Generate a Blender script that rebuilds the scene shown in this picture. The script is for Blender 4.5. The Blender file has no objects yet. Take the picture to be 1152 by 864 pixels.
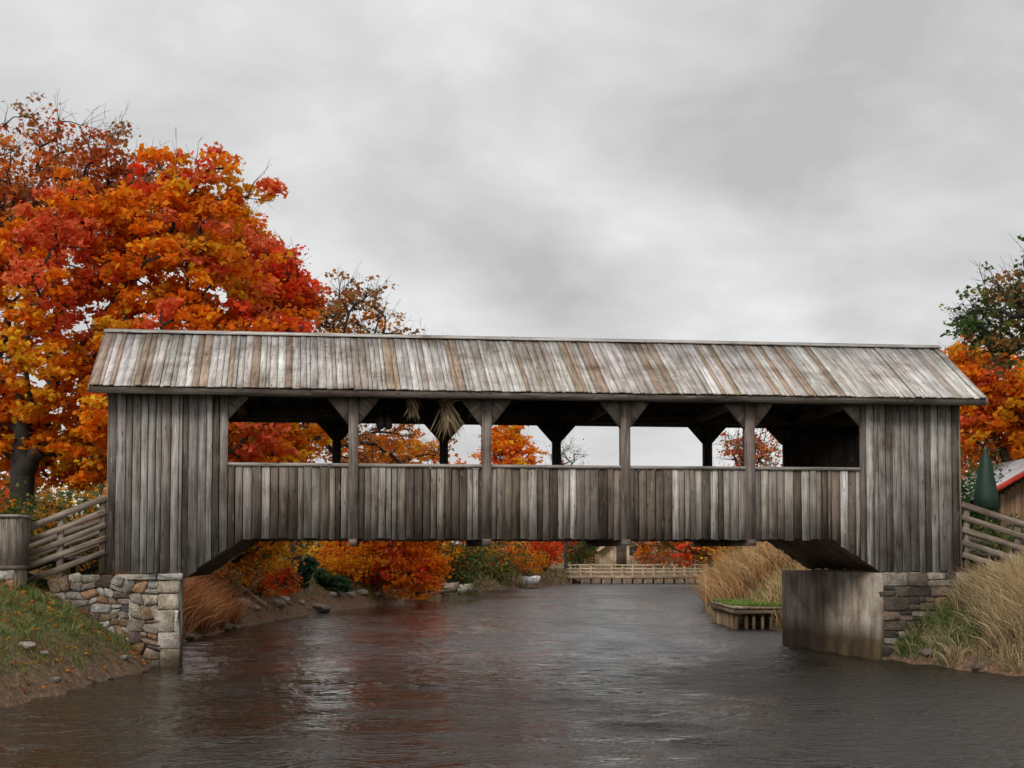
import bpy, math, random
import numpy as np
from mathutils import Vector, Matrix
random.seed(7); RNG=np.random.default_rng(7)
scene=bpy.context.scene
scene.view_settings.view_transform='Standard'; scene.view_settings.look='None'; scene.view_settings.exposure=0
COL=scene.collection
H=1.97; F=1400.0; HOR=622.0

# ---------------------------------------------------------------- helpers
def empty(name,loc=(0,0,0),rz=0,parent=None):
    o=bpy.data.objects.new(name,None); o.location=loc; o.rotation_euler=(0,0,rz); o.empty_display_size=.3
    COL.objects.link(o)
    if parent: o.parent=parent
    return o
def np_mesh(name,V,faces_tot,loops,mat,parent=None,col=None,uv=None,smooth=False):
    V=np.asarray(V,dtype=np.float32); me=bpy.data.meshes.new(name)
    loops=np.asarray(loops,dtype=np.int32); faces_tot=np.asarray(faces_tot,dtype=np.int32)
    me.vertices.add(len(V)); me.vertices.foreach_set('co',V.ravel())
    me.loops.add(len(loops)); me.loops.foreach_set('vertex_index',loops)
    me.polygons.add(len(faces_tot))
    st=np.zeros(len(faces_tot),dtype=np.int32); st[1:]=np.cumsum(faces_tot)[:-1]
    me.polygons.foreach_set('loop_start',st); me.polygons.foreach_set('loop_total',faces_tot)
    if smooth: me.polygons.foreach_set('use_smooth',np.ones(len(faces_tot),dtype=bool))
    me.update(calc_edges=True)
    if col is not None:
        a=me.color_attributes.new('Col','FLOAT_COLOR','POINT')
        c=np.ones((len(V),4),dtype=np.float32); c[:,:3]=np.asarray(col)[:,:3]
        a.data.foreach_set('color',c.ravel())
    if uv is not None:
        u=me.uv_layers.new(name='UVMap'); u.data.foreach_set('uv',np.asarray(uv,dtype=np.float32).ravel())
    me.materials.append(mat)
    o=bpy.data.objects.new(name,me); COL.objects.link(o)
    if parent: o.parent=parent
    return o

class MB:
    def __init__(s): s.V=[];s.T=[];s.L=[];s.UV=[];s.C=[]
    def poly(s,pts,faces,col,L=(0,0,1),jit=True):
        L=Vector(L).normalized(); b=len(s.V); ru=random.random()*50; rv=random.random()*50
        pts=[Vector(p) for p in pts]
        s.V+= [tuple(p) for p in pts]; s.C+=[col]*len(pts)
        for f in faces:
            n=(pts[f[1]]-pts[f[0]]).cross(pts[f[2]]-pts[f[1]])
            if n.length<1e-12: n=Vector((0,-1,0))
            n.normalize(); LL=L
            if abs(n.dot(L))>.8: LL=Vector((1,0,0)) if abs(n.x)<.7 else Vector((0,1,0))
            u=n.cross(LL).normalized()
            s.T.append(len(f))
            for i in f:
                s.L.append(b+i); s.UV.append((pts[i].dot(u)+ru,pts[i].dot(LL)+rv))
    HF=[(0,3,2,1),(4,5,6,7),(0,1,5,4),(1,2,6,5),(2,3,7,6),(3,0,4,7)]
    def hexa(s,p,col,L=(0,0,1)): s.poly(p,s.HF,col,L)
    def box(s,x0,x1,y0,y1,z0,z1,col,L=(0,0,1)):
        s.hexa([(x0,y0,z0),(x1,y0,z0),(x1,y1,z0),(x0,y1,z0),(x0,y0,z1),(x1,y0,z1),(x1,y1,z1),(x0,y1,z1)],col,L)
    def beam(s,a,b,w,h,col,up=(0,0,1)):
        a=Vector(a);b=Vector(b);d=(b-a).normalized();up=Vector(up)
        if abs(d.dot(up))>.95: up=Vector((0,1,0))
        x=d.cross(up).normalized()*w/2; y=x.cross(d).normalized()*h/2
        s.hexa([a-x-y,a+x-y,a+x+y,a-x+y,b-x-y,b+x-y,b+x+y,b-x+y],col,d)
    def prism(s,poly,y0,y1,col,L=(0,0,1)):
        n=len(poly); p=[(x,y0,z) for x,z in poly]+[(x,y1,z) for x,z in poly]
        f=[tuple(range(n)),tuple(range(2*n-1,n-1,-1))]+[((i+1)%n,i,i+n,(i+1)%n+n) for i in range(n)]
        s.poly(p,f,col,L)
    def cyl(s,a,b,r0,r1,col,n=8):
        a=Vector(a);b=Vector(b);d=(b-a).normalized()
        up=Vector((0,0,1)) if abs(d.z)<.9 else Vector((1,0,0))
        x=d.cross(up).normalized();y=d.cross(x)
        p=[a+(x*math.cos(t)+y*math.sin(t))*r0 for t in [2*math.pi*i/n for i in range(n)]]
        p+=[b+(x*math.cos(t)+y*math.sin(t))*r1 for t in [2*math.pi*i/n for i in range(n)]]
        s.poly(p,[tuple(range(n)),tuple(range(2*n-1,n-1,-1))]+[((i+1)%n,i,i+n,(i+1)%n+n) for i in range(n)],col,d)
    def build(s,name,mat,parent=None):
        o=np_mesh(name,s.V,s.T,s.L,mat,parent,s.C,s.UV)
        return o
def jc(c,a=.12):
    k=1+random.uniform(-a,a); return tuple(max(0,x*k*(1+random.uniform(-.03,.03))) for x in c)
def pick(pal):
    r=random.random()*sum(w for w,_ in pal)
    for w,c in pal:
        r-=w
        if r<=0: return c
    return pal[-1][1]

# ---------------------------------------------------------------- materials
def newmat(name):
    m=bpy.data.materials.new(name); m.use_nodes=True; nt=m.node_tree
    b=nt.nodes['Principled BSDF']; return m,nt,b
def N(nt,t,**k):
    n=nt.nodes.new(t)
    for a,v in k.items(): setattr(n,a,v)
    return n
def ramp(nt,stops,inp=None):
    r=nt.nodes.new('ShaderNodeValToRGB'); e=r.color_ramp.elements
    e[0].position=stops[0][0]; e[1].position=stops[-1][0]
    def c4(c): return (c,c,c,1) if isinstance(c,(int,float)) else (*c,1)
    e[0].color=c4(stops[0][1]); e[1].color=c4(stops[-1][1])
    for p,c in stops[1:-1]:
        x=e.new(p); x.color=c4(c)
    if inp is not None: nt.links.new(inp,r.inputs[0])
    return r
def mul(nt,a,b,f=1.0,mode='MULTIPLY'):
    m=nt.nodes.new('ShaderNodeMix'); m.data_type='RGBA'; m.blend_type=mode
    if isinstance(f,(int,float)): m.inputs[0].default_value=f
    else: nt.links.new(f,m.inputs[0])
    for i,s in ((6,a),(7,b)):
        if isinstance(s,tuple): m.inputs[i].default_value=(*s,1)
        else: nt.links.new(s,m.inputs[i])
    return m.outputs[2]
def noise(nt,vec,scale,detail=4,rough=.55,mapscale=None,dist=0,loc=None):
    if mapscale:
        mp=N(nt,'ShaderNodeMapping'); mp.inputs['Scale'].default_value=mapscale; nt.links.new(vec,mp.inputs[0]); vec=mp.outputs[0]
        if loc: mp.inputs['Location'].default_value=loc
    n=N(nt,'ShaderNodeTexNoise'); n.inputs['Scale'].default_value=scale; n.inputs['Detail'].default_value=detail; n.inputs['Roughness'].default_value=rough
    n.inputs['Distortion'].default_value=dist
    nt.links.new(vec,n.inputs['Vector']); return n.outputs[0]

def wood_mat(name,contrast=1.0,rough=.85,gain=1.0,spec=.2):
    m,nt,b=newmat(name); at=N(nt,'ShaderNodeAttribute',attribute_name='Col'); tc=N(nt,'ShaderNodeTexCoord')
    uv=tc.outputs['UV']; ob=tc.outputs['Object']
    g1=noise(nt,uv,1,4,.68,(40,1.5,1),.3); g2=noise(nt,uv,1,3,.6,(9,.8,1),.5); g3=noise(nt,ob,1.1,4,.65)
    r1=ramp(nt,[(.26,1-.75*contrast),(.46,.92),(.56,1.05),(.74,1+.5*contrast)],g1)
    r2=ramp(nt,[(.3,(1-.5*contrast,1-.53*contrast,1-.56*contrast)),(.52,1.0),(.75,1.25)],g2)
    r3=ramp(nt,[(.30,(.50,.43,.38)),(.46,(.86,.84,.82)),(.62,1.12)],g3)
    c=mul(nt,at.outputs['Color'],r1.outputs[0]); c=mul(nt,c,r2.outputs[0]); c=mul(nt,c,r3.outputs[0])
    c=mul(nt,c,(gain,gain*.975,gain*.95))
    p=ramp(nt,[(.60,0.0),(.73,.5)],noise(nt,uv,1,4,.7,(16,2.2,1)))
    c=mul(nt,c,(.56,.545,.525),p.outputs[0],'MIX')
    vz=N(nt,'ShaderNodeTexVoronoi'); mp=N(nt,'ShaderNodeMapping'); mp.inputs['Scale'].default_value=(9,2.2,1); nt.links.new(uv,mp.inputs[0]); nt.links.new(mp.outputs[0],vz.inputs['Vector']); vz.inputs['Scale'].default_value=1
    k=ramp(nt,[(.05,.3),(.14,1.0)],vz.outputs['Distance']); c=mul(nt,c,k.outputs[0])
    nt.links.new(c,b.inputs['Base Color']); b.inputs['Roughness'].default_value=rough
    b.inputs['Specular IOR Level'].default_value=spec
    bp=N(nt,'ShaderNodeBump'); bp.inputs['Strength'].default_value=.5; bp.inputs['Distance'].default_value=.01
    nt.links.new(g1,bp.inputs['Height']); nt.links.new(bp.outputs[0],b.inputs['Normal'])
    return m
M_wood=wood_mat('weathered_wood',1.05,.85,1.38); M_roof=wood_mat('weathered_roof_plank',.8,.95,1.45,.05)
M_wood_raw=wood_mat('brown_wood',.9,.85,1.2)
def stone_mat(name,k=1):
    m,nt,b=newmat(name); at=N(nt,'ShaderNodeAttribute',attribute_name='Col'); tc=N(nt,'ShaderNodeTexCoord'); ob=tc.outputs['Object']
    n1=noise(nt,ob,6,6,.65); n2=noise(nt,ob,28,5,.7)
    c=mul(nt,at.outputs['Color'],ramp(nt,[(.3,(.6,.48,.38)),(.5,1.0),(.7,1.45)],n1).outputs[0])
    c=mul(nt,c,ramp(nt,[(.35,.6),(.6,1.15)],n2).outputs[0])
    geo=N(nt,'ShaderNodeNewGeometry'); sx=N(nt,'ShaderNodeSeparateXYZ'); nt.links.new(geo.outputs['Position'],sx.inputs[0])
    wet=ramp(nt,[(.0,(.33,.3,.25)),(.12,(.4,.37,.3)),(.35,1.0)],sx.outputs[2]); c=mul(nt,c,wet.outputs[0])
    nt.links.new(c,b.inputs['Base Color']); b.inputs['Roughness'].default_value=.9
    bp=N(nt,'ShaderNodeBump'); bp.inputs['Strength'].default_value=1; bp.inputs['Distance'].default_value=.05
    nt.links.new(n2,bp.inputs['Height']); nt.links.new(bp.outputs[0],b.inputs['Normal']); return m
M_stone=stone_mat('rubble_stone')
def concrete_mat():
    m,nt,b=newmat('stained_concrete'); tc=N(nt,'ShaderNodeTexCoord'); ob=tc.outputs['Object']
    n1=noise(nt,ob,1.3,6,.65,None,.4); n2=noise(nt,ob,1,5,.65,(3.2,3.2,.7),.4); n3=noise(nt,ob,30,4,.6)
    c=ramp(nt,[(.32,(.20,.13,.08)),(.48,(.38,.30,.225)),(.68,(.56,.51,.44))],n1).outputs[0]
    c=mul(nt,c,ramp(nt,[(.35,.5),(.6,1.1)],n2).outputs[0]); c=mul(nt,c,ramp(nt,[(.3,.75),(.7,1.1)],n3).outputs[0])
    geo=N(nt,'ShaderNodeNewGeometry'); sx=N(nt,'ShaderNodeSeparateXYZ'); nt.links.new(geo.outputs['Position'],sx.inputs[0])
    ad=N(nt,'ShaderNodeMath',operation='MULTIPLY_ADD'); nt.links.new(n1,ad.inputs[0]); ad.inputs[1].default_value=-.6; nt.links.new(sx.outputs[2],ad.inputs[2])
    c=mul(nt,c,ramp(nt,[(0,(.28,.22,.14)),(.35,1.0)],ad.outputs[0]).outputs[0])
    nt.links.new(c,b.inputs['Base Color']); b.inputs['Roughness'].default_value=.9
    bp=N(nt,'ShaderNodeBump'); bp.inputs['Strength'].default_value=.4; bp.inputs['Distance'].default_value=.02
    nt.links.new(n3,bp.inputs['Height']); nt.links.new(bp.outputs[0],b.inputs['Normal']); return m
M_conc=concrete_mat()
def leaf_mat(name,trans=.35):
    m,nt,b=newmat(name); at=N(nt,'ShaderNodeAttribute',attribute_name='Col')
    nt.links.new(at.outputs['Color'],b.inputs['Base Color']); b.inputs['Roughness'].default_value=.6; b.inputs['Specular IOR Level'].default_value=.10
    tr=N(nt,'ShaderNodeBsdfTranslucent'); nt.links.new(at.outputs['Color'],tr.inputs[0])
    mx=N(nt,'ShaderNodeMixShader'); mx.inputs[0].default_value=trans
    nt.links.new(b.outputs[0],mx.inputs[1]); nt.links.new(tr.outputs[0],mx.inputs[2]); nt.links.new(mx.outputs[0],nt.nodes['Material Output'].inputs[0]); return m
M_leaf=leaf_mat('autumn_leaf',.5); M_grass=leaf_mat('grass_blade',.25)
def plain(name,rough=.8):
    m,nt,b=newmat(name); at=N(nt,'ShaderNodeAttribute',attribute_name='Col'); tc=N(nt,'ShaderNodeTexCoord')
    n1=noise(nt,tc.outputs['Object'],5,5,.6)
    c=mul(nt,at.outputs['Color'],ramp(nt,[(.3,.7),(.7,1.15)],n1).outputs[0]); nt.links.new(c,b.inputs['Base Color']); b.inputs['Roughness'].default_value=rough; return m
M_plain=plain('painted_surface',.6); M_bark=plain('tree_bark',.95)

# ---------------------------------------------------------------- terrain
LE=np.array([(-200,-9),(0,-9),(12,-6.9),(15.9,-6.6),(18.4,-6.25),(21.9,-6.15),(24,-6.9),(28.1,-7.35),(33.2,-7.2),(40.6,-6.5),(46,-5.2),(61,-2.5),(72,1.2),(79,3.4),(90,8)])
RE=np.array([(-200,12),(0,11),(16,9.3),(18.5,8.7),(20.4,8.0),(22.2,7.3),(23.3,6.85),(24.4,7.1),(27,7.3),(30.6,6.8),(35,6.5),(40.6,6.3),(47,7.4),(55,8.8),(72,11.5),(80,12.5),(90,14)])
def nz(x,y):
    return (np.sin(x*1.3+y*.7)+np.sin(x*2.9-y*2.1+1)+.6*np.sin(x*5.7+y*4.9)+.5*np.sin(-x*8.3+y*9.1+2))/3.1
def hZ(x,y):
    x=np.asarray(x,float);y=np.asarray(y,float)
    xl=np.interp(y,LE[:,0],LE[:,1]);xr=np.interp(y,RE[:,0],RE[:,1])
    dl=xl-x; dr=x-xr; dy=(y-84)*.8
    d=np.maximum(np.maximum(dl,dr),dy)+nz(x*.8,y*.8)*.15
    P=np.where(dl>dr,2.05,2.0)
    far=np.clip((y-50)/25,0,1); P=P*(1-far)+.85*far
    P=P+np.clip((np.abs(x)-25)/60,0,1)*2.5+np.clip((y-130)/200,0,1)*2
    z=np.where(d<0,np.maximum(d*.7,-1.3),P*(1-np.exp(-np.maximum(d,0)/(P*.92))))
    return z+np.where(d>0,nz(x*1.7,y*1.7)*.05*np.clip(d,0,1),0)
def axis(lo,d0,d1,step,hi,g=1.35):
    a=list(np.arange(d0,d1,step)); s=step; v=d1
    while v<hi: a.append(v); s*=g; v+=s
    a.append(hi); s=step; v=d0-step; p=[]
    while v>lo: p.append(v); s*=g; v-=s
    p.append(lo); return np.array(sorted(p)+a)
xs=axis(-500,-18,18,.22,500); ys=axis(-120,9,88,.3,900)
X,Y=np.meshgrid(xs,ys); Z=hZ(X,Y); nx,ny=len(xs),len(ys)
idx=np.arange(nx*ny).reshape(ny,nx)
q=np.stack([idx[:-1,:-1],idx[:-1,1:],idx[1:,1:],idx[1:,:-1]],-1).reshape(-1,4)
m,nt,b=newmat('ground_bank'); tc=N(nt,'ShaderNodeTexCoord'); ob=tc.outputs['Object']
sx=N(nt,'ShaderNodeSeparateXYZ'); nt.links.new(ob,sx.inputs[0])
n1=noise(nt,ob,.9,6,.6); n2=noise(nt,ob,9,5,.7); n3=noise(nt,ob,40,3,.7)
grass=ramp(nt,[(.3,(.08,.12,.035)),(.5,(.14,.16,.055)),(.68,(.25,.17,.08))],n1).outputs[0]
soil=ramp(nt,[(.3,(.08,.05,.03)),(.7,(.30,.19,.115))],n2).outputs[0]
ad=N(nt,'ShaderNodeMath',operation='MULTIPLY_ADD'); nt.links.new(n2,ad.inputs[0]); ad.inputs[1].default_value=-1.2; nt.links.new(sx.outputs[2],ad.inputs[2])
zm=ramp(nt,[(.0,0.0),(.35,1.0)],ad.outputs[0])
c=mul(nt,soil,grass,zm.outputs[0],'MIX')
vo=N(nt,'ShaderNodeTexVoronoi'); vo.inputs['Scale'].default_value=9; nt.links.new(ob,vo.inputs['Vector'])
lm=ramp(nt,[(.16,1.0),(.22,0.0)],vo.outputs['Distance']); lcol=ramp(nt,[(.2,(.45,.12,.03)),(.5,(.32,.15,.06)),(.8,(.55,.26,.08))],vo.outputs['Color']).outputs[0]
c=mul(nt,c,lcol,lm.outputs[0],'MIX'); c=mul(nt,c,ramp(nt,[(.3,.6),(.7,1.2)],n3).outputs[0])
nt.links.new(c,b.inputs['Base Color']); b.inputs['Roughness'].default_value=.95
bp=N(nt,'ShaderNodeBump'); bp.inputs['Strength'].default_value=.8; bp.inputs['Distance'].default_value=.06; nt.links.new(n2,bp.inputs['Height']); nt.links.new(bp.outputs[0],b.inputs['Normal'])
np_mesh('ground',np.stack([X.ravel(),Y.ravel(),Z.ravel()],1),np.full(len(q),4),q.ravel(),m,smooth=True)

# water : real rippled surface + fine bump; wind-ruffled patches are micro-rough (broad silver sky glints)
m,nt,b=newmat('river_water'); tc=N(nt,'ShaderNodeTexCoord'); ob=tc.outputs['Object']
b.inputs['Base Color'].default_value=(.022,.017,.011,1); b.inputs['IOR'].default_value=1.6
wm=noise(nt,ob,1,4,.6,(.26,.16,1),.8,(.35,.1,0)); wf=noise(nt,ob,1,3,.6,(1.0,2.6,1),.8)
w2=noise(nt,ob,1,2,.5,(2.6,4.6,1),.9); w3=noise(nt,ob,1,2,.55,(8,14,1),.7)
sxw=N(nt,'ShaderNodeSeparateXYZ'); nt.links.new(ob,sxw.inputs[0])
cen=N(nt,'ShaderNodeMath',operation='MULTIPLY_ADD'); nt.links.new(sxw.outputs[0],cen.inputs[0]); cen.inputs[1].default_value=.030; nt.links.new(wm,cen.inputs[2])
cf=N(nt,'ShaderNodeMath',operation='MULTIPLY_ADD'); nt.links.new(wf,cf.inputs[0]); cf.inputs[1].default_value=.55; nt.links.new(cen.outputs[0],cf.inputs[2])
mm=ramp(nt,[(.36,.25),(.60,1.0)],cen.outputs[0]).outputs[0]
rg=ramp(nt,[(.66,.04),(.80,.22),(.96,.40)],cf.outputs[0]); nt.links.new(rg.outputs[0],b.inputs['Roughness'])
s1=N(nt,'ShaderNodeMath',operation='MULTIPLY_ADD'); nt.links.new(w3,s1.inputs[0]); s1.inputs[1].default_value=.34; nt.links.new(w2,s1.inputs[2])
s3=N(nt,'ShaderNodeMath',operation='MULTIPLY'); nt.links.new(s1.outputs[0],s3.inputs[0]); nt.links.new(mm,s3.inputs[1])
bp=N(nt,'ShaderNodeBump'); bp.inputs['Strength'].default_value=1; bp.inputs['Distance'].default_value=.12
nt.links.new(s3.outputs[0],bp.inputs['Height']); nt.links.new(bp.outputs[0],b.inputs['Normal'])
wx=axis(-60,-12,13,.09,60,1.5); wy=axis(-115,9,42,.07,88,1.05)
WX,WY=np.meshgrid(wx,wy); r=np.random.default_rng(77); WZ=np.zeros_like(WX)
for i in range(34):
    lam=r.uniform(.28,1.3); th=r.normal()*0.75+1.57; kx,ky=math.cos(th)*2*math.pi/lam,math.sin(th)*2*math.pi/lam
    WZ+=lam*.0036*np.sin(kx*WX+ky*WY+r.uniform(0,6.3)+.8*np.sin(WX*.37+WY*.29+i))*(.5+.5*np.sin(WX*r.uniform(.1,.5)+WY*r.uniform(.1,.5)+i))
WZ*=np.clip((48-WY)/22,0,1)*np.where((WY>5)&(abs(WX)<20),1,0)
idx=np.arange(WX.size).reshape(WX.shape); q=np.stack([idx[:-1,:-1],idx[:-1,1:],idx[1:,1:],idx[1:,:-1]],-1).reshape(-1,4)
np_mesh('river_water',np.stack([WX.ravel(),WY.ravel(),WZ.ravel()],1),np.full(len(q),4),q.ravel(),m,smooth=True)

# ---------------------------------------------------------------- covered bridge
A=math.atan(.115)
BR=empty('covered_bridge',(0,22.4,0),A)
SL,SR,O0,O1=-7.05,8.45,-5.02,6.51; W=3.7
def zb(s):
    if s<-5.80: return 1.62
    if s<-4.76: return 1.50+(s+5.80)/1.04*.72
    if s<5.96: return 2.22
    if s<6.87: return 2.22-(s-5.96)/.91*.60
    return 1.62
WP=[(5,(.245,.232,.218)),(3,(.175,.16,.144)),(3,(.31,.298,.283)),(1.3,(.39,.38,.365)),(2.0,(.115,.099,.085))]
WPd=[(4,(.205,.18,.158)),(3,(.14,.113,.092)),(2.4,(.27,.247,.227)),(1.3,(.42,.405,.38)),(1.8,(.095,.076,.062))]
ROOFZ=lambda v: 4.84+(min(v,W-v)+.45)*(6.15-4.84)/(W/2+.45)
def siding(v0,sgn,o0,o1,name):
    mb=MB(); s=SL
    brk=sorted([o0,o1,-5.80,-4.76,5.96,6.87,SR])
    while s<SR-.01:
        w=random.uniform(.095,.17); e=s+w
        for bk in brk:
            if s<bk-.005 and e>bk-.06: e=bk; break
        e=min(e,SR); g=random.uniform(.006,.022)
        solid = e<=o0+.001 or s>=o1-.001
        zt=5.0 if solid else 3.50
        j=random.uniform(0,.026); a0=s+g*.5;a1=e-g*.5
        z0=zb(a0+.001)+random.uniform(-.025,.02);z1=zb(a1-.001)+random.uniform(-.025,.02)
        y0=v0-.03*sgn-j*sgn; y1=v0
        ya,yb=min(y0,y1),max(y0,y1)
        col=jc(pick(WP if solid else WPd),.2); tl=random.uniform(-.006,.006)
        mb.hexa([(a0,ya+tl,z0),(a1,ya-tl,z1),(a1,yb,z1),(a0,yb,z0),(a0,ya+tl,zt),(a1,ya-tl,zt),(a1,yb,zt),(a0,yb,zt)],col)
        s=e
    bc=(.04,.032,.027); y0=v0+.006*sgn; y1=v0+.045*sgn; ya,yb=min(y0,y1),max(y0,y1)
    mb.prism([(SL+.02,1.66),(-5.82,1.66),(-5.80,1.6),(-4.76,2.26),(5.96,2.26),(6.87,1.66),(SR-.02,1.66),(SR-.02,4.98),(o1+.02,4.98),(o1+.02,3.48),(o0-.02,3.48),(o0-.02,4.98),(SL+.02,4.98)],ya,yb,bc)
    return mb.build(name,M_wood,BR)
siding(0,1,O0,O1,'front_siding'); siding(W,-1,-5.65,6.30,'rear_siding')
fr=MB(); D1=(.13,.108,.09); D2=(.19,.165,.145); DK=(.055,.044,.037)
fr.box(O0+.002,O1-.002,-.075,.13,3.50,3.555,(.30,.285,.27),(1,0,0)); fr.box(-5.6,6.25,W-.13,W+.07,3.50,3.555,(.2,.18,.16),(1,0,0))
fr.box(SL+.05,SR-.05,.05,.12,2.32,2.46,DK,(1,0,0)); 
FP=[-2.84,-.466,2.07,4.40]; BP=[-3.23,-1.01,1.37,4.64]
def gus(p,y0,y1,c,hw=.44,zt=4.74,dep=.5,side=0):
    if side<=0: fr.prism([(p-.088,zt-dep),(p-.088,zt),(p-hw,zt),(p-hw,zt-.05)],y0,y1,jc(c),(1,0,1.0))
    if side>=0: fr.prism([(p+.088,zt),(p+.088,zt-dep),(p+hw,zt-.05),(p+hw,zt)],y0,y1,jc(c),(-1,0,1.0))
for p in FP:
    fr.box(p-.085,p+.085,-.095,.09,2.20,4.74,jc(D2),(0,0,1)); gus(p,-.05,.045,D2)
    fr.box(p-.07,p+.07,-.16,W+.16,2.10,2.215,jc(D1),(0,1,0))
for p in BP:
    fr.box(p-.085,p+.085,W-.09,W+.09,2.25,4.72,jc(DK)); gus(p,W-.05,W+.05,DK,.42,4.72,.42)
gus(O0-.088+.002,-.052,-.001,D2,.42,4.74,.42,1); gus(O1+.088-.002,-.052,-.001,D2,.42,4.74,.42,-1)
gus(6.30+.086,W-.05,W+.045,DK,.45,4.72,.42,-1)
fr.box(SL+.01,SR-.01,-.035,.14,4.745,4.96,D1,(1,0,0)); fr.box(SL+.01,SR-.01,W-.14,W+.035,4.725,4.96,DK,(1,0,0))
for p in FP+[SL+.1,-5.1,6.6,SR-.1]:
    fr.box(p-.08,p+.08,.145,W-.145,4.76,4.93,jc(D1),(0,1,0))
s=SL-.1
while s<SR+.3:
    for sg in (0,1):
        v0,v1=(-.42,W/2) if sg==0 else (W+.42,W/2)
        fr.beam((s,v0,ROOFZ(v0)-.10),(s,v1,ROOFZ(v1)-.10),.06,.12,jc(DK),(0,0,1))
    s+=.6
for e in (SL+.09,SR-.09):
    for v in (.14,W-.14): fr.box(e-.08,e+.08,v-.08,v+.08,1.7,4.74,jc(D1))
for vv in ((-.05,.22),(W-.22,W+.05)):
    fr.box(SL-.025,SL+.0,vv[0],vv[1],1.62,4.9,jc(D2)); fr.box(SR,SR+.025,vv[0],vv[1],1.62,4.9,jc(D2))
fr.build('frame',M_wood,BR)
gb=MB()
for e in (SL-.02,SR+.0):
    v=.0
    while v<W-.02:
        w=min(.15,W-v); gb.hexa([(e,v+.004,4.55),(e+.02,v+.004,4.55),(e+.02,v+w-.004,4.55),(e,v+w-.004,4.55),
            (e,v+.004,ROOFZ(v)-.06),(e+.02,v+.004,ROOFZ(v)-.06),(e+.02,v+w-.004,ROOFZ(v+w)-.06),(e,v+w-.004,ROOFZ(v+w)-.06)],jc(pick(WP))); v+=w
gb.build('gable_boards',M_wood,BR)
dk=MB(); s=SL
while s<SR: 
    e=min(s+.19,SR); dk.box(s+.003,e-.003,.06,W-.06,2.34+random.uniform(0,.006),2.39,jc((.12,.10,.085)),(0,1,0)); s=e
for v in (.12,.9,1.85,2.8,W-.12): dk.box(-5.3,6.4,v-.07,v+.07,2.218,2.335,jc(D1),(1,0,0))
def slab(s0,z0,s1,z1,n=22):
    for i in range(n):
        v0=.05+(W-.1)*i/n; v1=.05+(W-.1)*(i+1)/n
        dk.hexa([(s0,v0+.004,z0),(s1,v0+.004,z1),(s1,v1-.004,z1),(s0,v1-.004,z0),(s0,v0+.004,z0+.04),(s1,v0+.004,z1+.04),(s1,v1-.004,z1+.04),(s0,v1-.004,z0+.04)],jc((.17,.125,.085),.25),(1,0,-.6))
slab(-5.80,1.53,-4.76,2.25); slab(5.96,2.25,6.87,1.65)
dk.build('deck',M_wood,BR)
# roof
rf=MB(); e0,e1,r0,r1=-7.30,8.80,-7.52,8.98
RP=[(6,(.40,.385,.37)),(4,(.455,.44,.425)),(2.2,(.335,.305,.275)),(1.6,(.30,.235,.185)),(1.0,(.52,.51,.50))]
u=0.0; tot=16.1; cur=pick(RP)
while u<tot-.01:
    w=min(random.choice([.07,.09,.11,.13,.145]),tot-u); 
    if tot-u-w<.05: w=tot-u
    a=u/tot;bq=(u+w)/tot
    if random.random()<.75: cur=pick(RP)
    for side in (0,1):
        vE=-.45+random.uniform(-.02,.02)
        f=(lambda v:v) if side==0 else (lambda v:W-v)
        dz=random.uniform(0,.018); g=.004; dw=random.uniform(-.008,.008)
        se0,se1=e0+(e1-e0)*a+g,e0+(e1-e0)*bq-g; sr0,sr1=r0+(r1-r0)*a+g,r0+(r1-r0)*bq-g
        zE=4.84+dz; zR=6.15+dz+dw*.5
        P=[(se0,f(vE),zE-.025),(se1,f(vE),zE-.025),(sr1,f(W/2),zR-.025),(sr0,f(W/2),zR-.025),(se0,f(vE),zE),(se1,f(vE),zE),(sr1,f(W/2),zR),(sr0,f(W/2),zR)]
        rf.hexa(P,jc(cur,.10),(0,(1 if side==0 else -1)*2.3,1.31))
    u+=w
rf.build('roof_planks',M_roof,BR)
rs=MB()
for side in (0,1):
    f=(lambda v:v) if side==0 else (lambda v:W-v)
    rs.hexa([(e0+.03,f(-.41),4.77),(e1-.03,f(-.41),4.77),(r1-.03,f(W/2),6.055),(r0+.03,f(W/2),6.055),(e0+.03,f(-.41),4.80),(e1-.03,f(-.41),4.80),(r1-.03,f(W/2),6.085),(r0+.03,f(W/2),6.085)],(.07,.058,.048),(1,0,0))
    ya,yb=sorted((f(-.44),f(-.415))); rs.box(e0+.01,e1-.01,ya,yb,4.70,4.805,(.09,.078,.067),(1,0,0))
    rs.hexa([(r0-.02,f(W/2-.11),6.125),(r1+.02,f(W/2-.11),6.125),(r1+.02,f(W/2),6.185),(r0-.02,f(W/2),6.185),(r0-.02,f(W/2-.11),6.15),(r1+.02,f(W/2-.11),6.15),(r1+.02,f(W/2),6.21),(r0-.02,f(W/2),6.21)],(.40,.39,.38),(1,0,0))
    for (ee,rr,o) in ((e0,r0,-.03),(e1,r1,.03)):
        x0,x1=sorted((ee,ee+o));x2,x3=sorted((rr,rr+o))
        rs.hexa([(x0,f(-.45),4.70),(x1,f(-.45),4.70),(x3,f(W/2),6.0),(x2,f(W/2),6.0),(x0,f(-.45),4.83),(x1,f(-.45),4.83),(x3,f(W/2),6.14),(x2,f(W/2),6.14)],(.20,.18,.165),(0,2.3,1.31))
rs.build('roof_trim',M_wood,BR)

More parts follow.
